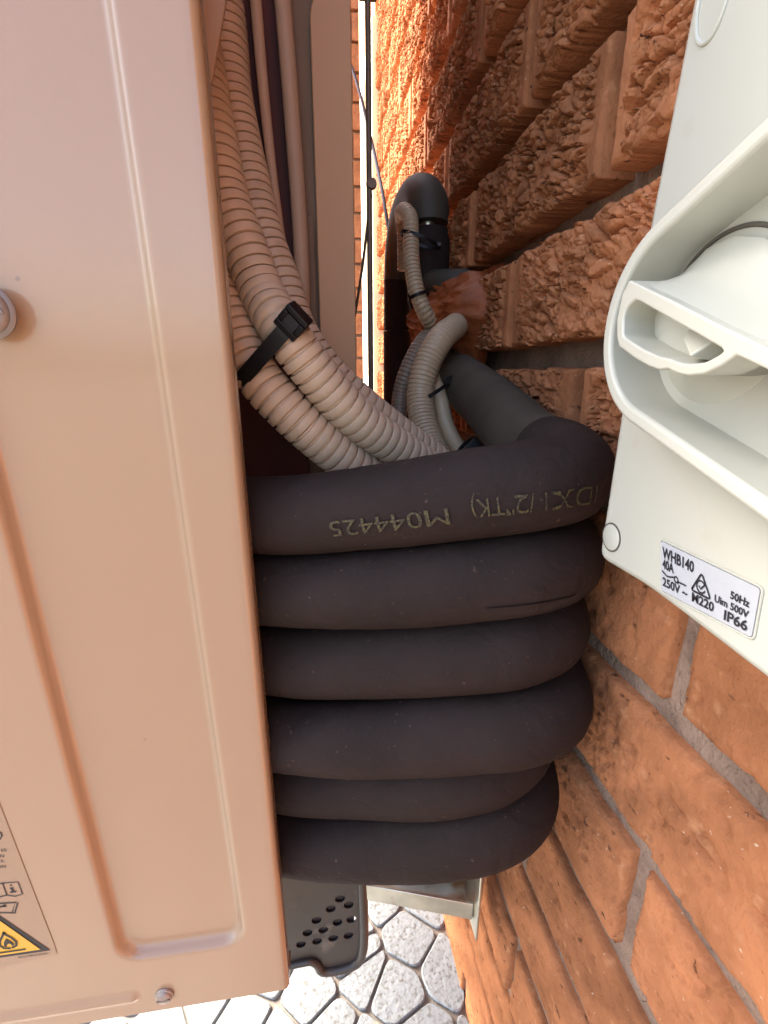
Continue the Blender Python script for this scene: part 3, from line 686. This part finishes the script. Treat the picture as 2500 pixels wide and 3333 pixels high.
# cable ties
def band(path_pts, axis, w, t):
    """flat strap of width w following a closed run of points, faces square to the run"""
    m = MB(); P = [Vector(p) for p in path_pts]; n = len(P); ax = Vector(axis).normalized(); c = sum(P, Vector())/n
    for i, p in enumerate(P):
        tan = (P[(i+1)%n]-P[i-1]).normalized(); out = tan.cross(ax).normalized()
        if out.dot(p-c) < 0: out = -out
        m.v += [p-ax*w/2, p+ax*w/2, p+ax*w/2+out*t, p-ax*w/2+out*t]
    m.v = [tuple(v) for v in m.v]
    for i in range(n):
        j = (i+1)%n
        for k in range(4): m.f.append((i*4+k, i*4+(k+1)%4, j*4+(k+1)%4, j*4+k))
    return m
cA, cB = Vector(TIE_P[2]), Vector(TIE_P[3])
axT = (Vector(TIE_P[4])-cA); axT = Vector((axT.x, 0, axT.z)).normalized()
dAB = (cA-cB); dAB = (dAB-axT*dAB.dot(axT)).normalized(); nT = axT.cross(dAB).normalized()
if nT.y > 0: nT = -nT
gap = (cA-cB).dot(dAB); rT = .0142; ring = []; cB2 = cA-dAB*gap
for k in range(13): q = -pi/2+pi*k/12; ring.append(cA+dAB*(rT*cos(q))+nT*(rT*sin(q)))
for k in range(13): q = pi/2+pi*k/12; ring.append(cB2+dAB*(rT*cos(q))+nT*(rT*sin(q)))
tie = thing('cable_tie', 'wide black cable tie with a chunky head strapping the thick beige conduits', 'cable tie', tuple(cA), 'black cable ties')
band(ring, axT, .0088, .0016).build('strap', 'rubbertie', tie, smooth=True, ang=50)
hc = cA+dAB*(rT*.80)+nT*(rT*.80)
d1 = (dAB+nT*.15).normalized(); d2 = axT.cross(d1).normalized()
m = MB()
for (u0, u1, w0, w1) in ((-.0072, -.0032, -.0075, .0075), (.0036, .0072, -.0075, .0075), (-.0032, .0036, -.0075, -.0040), (-.0032, .0036, .0040, .0075)):
    m.obox(hc+d1*((u0+u1)/2)+axT*((w0+w1)/2), d1*((u1-u0)/2), axT*((w1-w0)/2), d2*.0052)
m.build('head', 'rubbertie', tie, bevel=.0008)
m = MB(); m.obox(hc+d2*.0012, d1*.0032, axT*.0040, d2*.0036); m.build('pawl', 'ink', tie)
def small_tie(c, axis, rx, a2, ry, label, head_dir, hs=.0035):
    c = Vector(c); axis = Vector(axis).normalized(); a = Vector(a2); a = (a-axis*a.dot(axis)).normalized(); b = axis.cross(a)
    pts = [c+a*(rx*cos(2*pi*k/24))+b*(ry*sin(2*pi*k/24)) for k in range(24)]
    t = thing('cable_tie', label, 'cable tie', tuple(c), 'black cable ties')
    band(pts, axis, .0032, .0012).build('strap', 'rubbertie', t, smooth=True)
    hd = Vector(head_dir).normalized(); e = hd.orthogonal().normalized()
    m = MB(); m.obox(c+a*(rx*hd.dot(a))+b*(ry*hd.dot(b))+hd*hs*.8, hd*hs, e*hs, hd.cross(e)*hs*.8); m.build('head', 'rubbertie', t, bevel=.0006)
# small ties
c4, c6 = RUN_C[6], RUN_C[8]
small_tie(Vector(c4)+Vector((.010, .006, .004)), Vector((.35, 0, 1)), .020, (1, 0, 0), .013, 'small black tie high on the looped thin conduit', (1, -.3, 0), .003)
small_tie(c6, Vector((.35, 0, -1)), .0092, (1, 0, 0), .0092, 'small black tie low on the looped thin conduit, just above the putty', (1, .3, 0), .0025)
small_tie(Vector(RUN_D[4])+Vector((.008, .004, .002)), Vector((-.60, 0, 1)), .0215, (1, 0, .6), .0150, 'small black tie round the curved sand conduit and the elbow', (.9, -.5, .3), .0045)
small_tie(Vector(RUN_G[3])+Vector((-.004, -.03, .0085)), Vector((.7, 0, -.7)), .0100, (1, 0, .5), .0100, 'small black tie at the smooth sand cable just above the top loop', (-.1, -1, .3), .0055)

# ------------------------------------------------------------ isolator switch on the wall
sw = thing('isolator_switch', 'ivory rotary isolator switch box with a grip handle and rating label on the brick wall', 'switch', (-.03, .1, .74))
FX = -.060
body = rounded([(.1500, .7345), (.1478, .8420), (.1395, .9300), (.0330, .9260), (.0350, .7290), (.0801, .7318), (.1041, .7338), (.1239, .7352)], .005, 4)
body = [(y, z) for y, z in body]
m = MB(); m.prism_x(body, -.002, FX); m.build('housing', 'switch', sw, bevel=.0022, seg=3, ang=50)
LC = (.1125, .8115); out = hull2((.045, .8125), .0475, LC, .0258); inn = hull2((.045, .8125), .0438, LC, .0218)
out = [p for p in out]; inn = [p for p in inn]
me = plate_with_holes(out, [inn], lambda u, v, w: (FX-.016+w, u, v), .0162)
link('guard_rim', me, 'switch', sw, bevel=.0011, seg=3, ang=50)
m = MB(); m.prism_x(inn, FX-.0002, FX-.0012); m.build('guard_floor', 'switch', sw)
m = MB(); DC = (.1120, .8120)
arc = [Vector((FX-.0014, DC[0]+.0205*cos(q), DC[1]+.0205*sin(q))) for q in [radians(-5+k*5) for k in range(39)]]
m = MB(); m.tube(arc, .00055, 8); m.build('dial_gap', 'groove', sw, smooth=True)
m = MB(); m.lathe((FX-.0012, *DC), (-1, 0, 0), [(.0202, -.001), (.0202, -.0002), (.0197, .00008), (.0005, .00015)], 56)
m.build('rotary_knob', 'knob', sw, smooth=True, ang=80)
hout = [(.1222, .8226), (.1245, .8195), (.1254, .8135), (.1243, .8090), (.1228, .8066), (.1159, .8036), (.1100, .8015), (.1060, .8006), (.1030, .8008), (.1000, .7998), (.0966, .7993), (.0921, .7997), (.0881, .8013), (.0851, .8032), (.0782, .8006), (.0600, .7940), (.0420, .7880), (.0400, .7935), (.0590, .7985), (.0790, .8042), (.0900, .8088), (.1060, .8158)]
hin = [(.1184, .8176), (.1215, .8163), (.1226, .8140), (.1216, .8094), (.1205, .8086), (.1131, .8056), (.1067, .8036), (.1032, .8031), (.1000, .8022), (.0966, .8017), (.0925, .8020), (.0893, .8033), (.0880, .8042)]
hin = rounded(hin, .001, 2)
me = plate_with_holes(hout, [hin], lambda u, v, w: (-.0805+w, u, v), .0165)
link('grip_handle', me, 'knob', sw, bevel=.0007, seg=3, ang=40)
m = MB(); m.prism_x([(y, z) for y, z in hout[:15]]+[(.0790, .8042), (.0900, .8088), (.1060, .8158)], -.0630, -.0715); m.build('grip_floor', 'knob', sw)
m = MB(); m.add([(-.0714, .1085, .8125), (-.0714, .0960, .8090), (-.0714, .0985, .8020), (-.0714, .1040, .8035), (-.0765, .1048, .8075), (-.0780, .1000, .8035)],
      [(0, 1, 4), (1, 5, 4), (1, 2, 5), (2, 3, 5), (3, 4, 5), (3, 0, 4)]); m.build('grip_web', 'knob', sw, bevel=.0004)
# ramp from the ridge down to the hub
ridge = [(.1224, .8222), (.1200, .8213), (.1160, .8195), (.1060, .8150), (.0980, .8114), (.0900, .8080), (.0790, .8034), (.0590, .7980), (.0410, .7935)]
foot = [(.1262, .8236), (.1240, .8266), (.1190, .8296), (.1110, .8304), (.1030, .8282), (.0975, .8244), (.0850, .8160), (.0600, .8060), (.0410, .8010)]
m = MB(); rows = ((0, -.0800), (.10, -.0760), (.25, -.0708), (.48, -.0668), (.75, -.0646), (1, -.0628)); nr = len(ridge)
rs = [list(q) for q in zip(ridge, foot)]; fine = []
for i in range(nr-1):
    for k in range(4):
        t = k/4; fine.append(tuple(tuple(rs[i][c][d]*(1-t)+rs[i+1][c][d]*t for d in (0, 1)) for c in (0, 1)))
fine.append((ridge[-1], foot[-1]))
for (f, x_) in rows:
    for rg, ft in fine: m.v.append((x_, rg[0]*(1-f)+ft[0]*f, rg[1]*(1-f)+ft[1]*f))
nf = len(fine)
for j_ in range(len(rows)-1):
    for i in range(nf-1): a_ = j_*nf+i; m.f.append((a_, a_+1, a_+nf+1, a_+nf))
m.build('handle_ramp', 'knob', sw, smooth=True, ang=70)
m = MB(); m.lathe((FX+.0004, .1437, .7446), (-1, 0, 0), [(.0046, -.001), (.0046, .0007), (.0041, .0010), (.0005, .0011)], 28); m.build('screw_cap', 'switch', sw, smooth=True, ang=50)
m = MB(); m.lathe((FX-.0001, .1437, .7446), (-1, 0, 0), [(.0052, -.0006), (.0052, .0001), (.00475, .00012)], 28); m.build('cap_groove', 'groove', sw)
# moulded slot near the top
m = MB(); sl = [Vector((FX-.0001, .1345+.0052*cos(q)-.0020*sin(q)*0, .8885+.0090*sin(q))) for q in [2*pi*k/40 for k in range(41)]]; m.tube(sl, .0006, 8, cap=False); m.build('moulded_slot', 'switch', sw, smooth=True)
# rating label
cTL, cTR, cBR, cBL = Vector((.1199, .7518)), Vector((.0868, .7520)), Vector((.0860, .7398)), Vector((.1162, .7375))
LW, LH = 33.0, 13.0
def on_label(u, v, lift=.00045):
    a, b = u/LW, v/LH; p = (cBL*(1-a)+cBR*a)*(1-b)+(cTL*(1-a)+cTR*a)*b; return (FX-.0002-lift, p.x, p.y)
lb = MB(); rl = rounded([(0, 0), (LW, 0), (LW, LH), (0, LH)], 1.0, 4); n = len(rl)
lb.v = [on_label(u, v, .00025) for u, v in rl]+[on_label(u, v, -.0005) for u, v in rl]
lb.f = [tuple(range(n))]+[(i, (i+1) % n, (i+1) % n+n, i+n) for i in range(n)]
rate = lb.build('rating_label', 'labelwhite', sw)
lr = MB(); outer_ = rounded([(-.5, -.5), (LW+.5, -.5), (LW+.5, LH+.5), (-.5, LH+.5)], 1.4, 4)
lr.tube([Vector(on_label(u, v, 0)) for u, v in outer_]+[Vector(on_label(*outer_[0], 0))], .0003, 6, cap=False); lr.build('label_rim', 'switch', sw, smooth=True)
def fit(s, u0, u1, v, h):
    me = text_verts(s, 1.0, offset=.026); xs_ = [q.co.x for q in me.vertices]; ys_ = [q.co.y for q in me.vertices]
    x0, w_, hh = min(xs_), max(xs_)-min(xs_), max(ys_); sx = (u1-u0)/w_; bm = bmesh.new(); bm.from_mesh(me); bpy.data.meshes.remove(me)
    for q in bm.verts: q.co = on_label(u0+(q.co.x-x0)*sx, v+q.co.y*h/max(hh, .7))
    return bm
rt_ = bpy.data.meshes.new('rating_text'); big = bmesh.new()
for a in [('WHB140', .8, 13.2, 9.0, 2.9), ('40A', .8, 5.6, 6.2, 2.5), ('250V ~', .8, 11.2, 1.6, 2.3), ('M220', 13.0, 20.9, 1.5, 2.4), ('50Hz', 25.6, 31.2, 7.2, 2.0), ('Uim 500V', 20.9, 31.4, 4.4, 1.9), ('IP66', 24.4, 31.6, 1.0, 2.7)]:
    b_ = fit(*a); t_ = bpy.data.meshes.new('t'); b_.to_mesh(t_); b_.free(); big.from_mesh(t_); bpy.data.meshes.remove(t_)
big.to_mesh(rt_); big.free(); link('rating_text', rt_, 'ink', rate)
def lstroke(mb, pts, w):
    P = [Vector(p) for p in pts]; vs = []
    for i, p in enumerate(P):
        t = (P[min(i+1, len(P)-1)]-P[max(i-1, 0)]).normalized(); n = Vector((-t.y, t.x))*w/2
        vs += [on_label(p.x+n.x, p.y+n.y), on_label(p.x-n.x, p.y-n.y)]
    mb.add(vs, [(2*i, 2*i+1, 2*i+3, 2*i+2) for i in range(len(P)-1)])
m = MB(); lstroke(m, [(.6, 5.4), (2.6, 4.6), (3.8, 4.7), (5.6, 5.2)], .45); lstroke(m, [(5.8, 4.9)]+circle(6.6, 4.9, .75, 12, pi)[1:]+[(5.85, 4.9)], .4); lstroke(m, [(7.35, 4.9), (7.4, 3.9)], .4); lstroke(m, [(7.4, 4.6), (10.6, 4.6)], .45)
m.build('switch_symbol', 'ink', rate)
m = MB(); tri = rounded([(12.6, 4.3), (19.6, 4.3), (16.1, 9.9)], .9, 3); lstroke(m, tri+[tri[0], tri[1]], .55); cc_ = circle(16.1, 6.3, 1.55, 20, .6); lstroke(m, cc_[:18], .45); lstroke(m, [(15.3, 6.4), (16.0, 5.7), (17.3, 7.2)], .5)
m.build('compliance_mark', 'ink', rate)
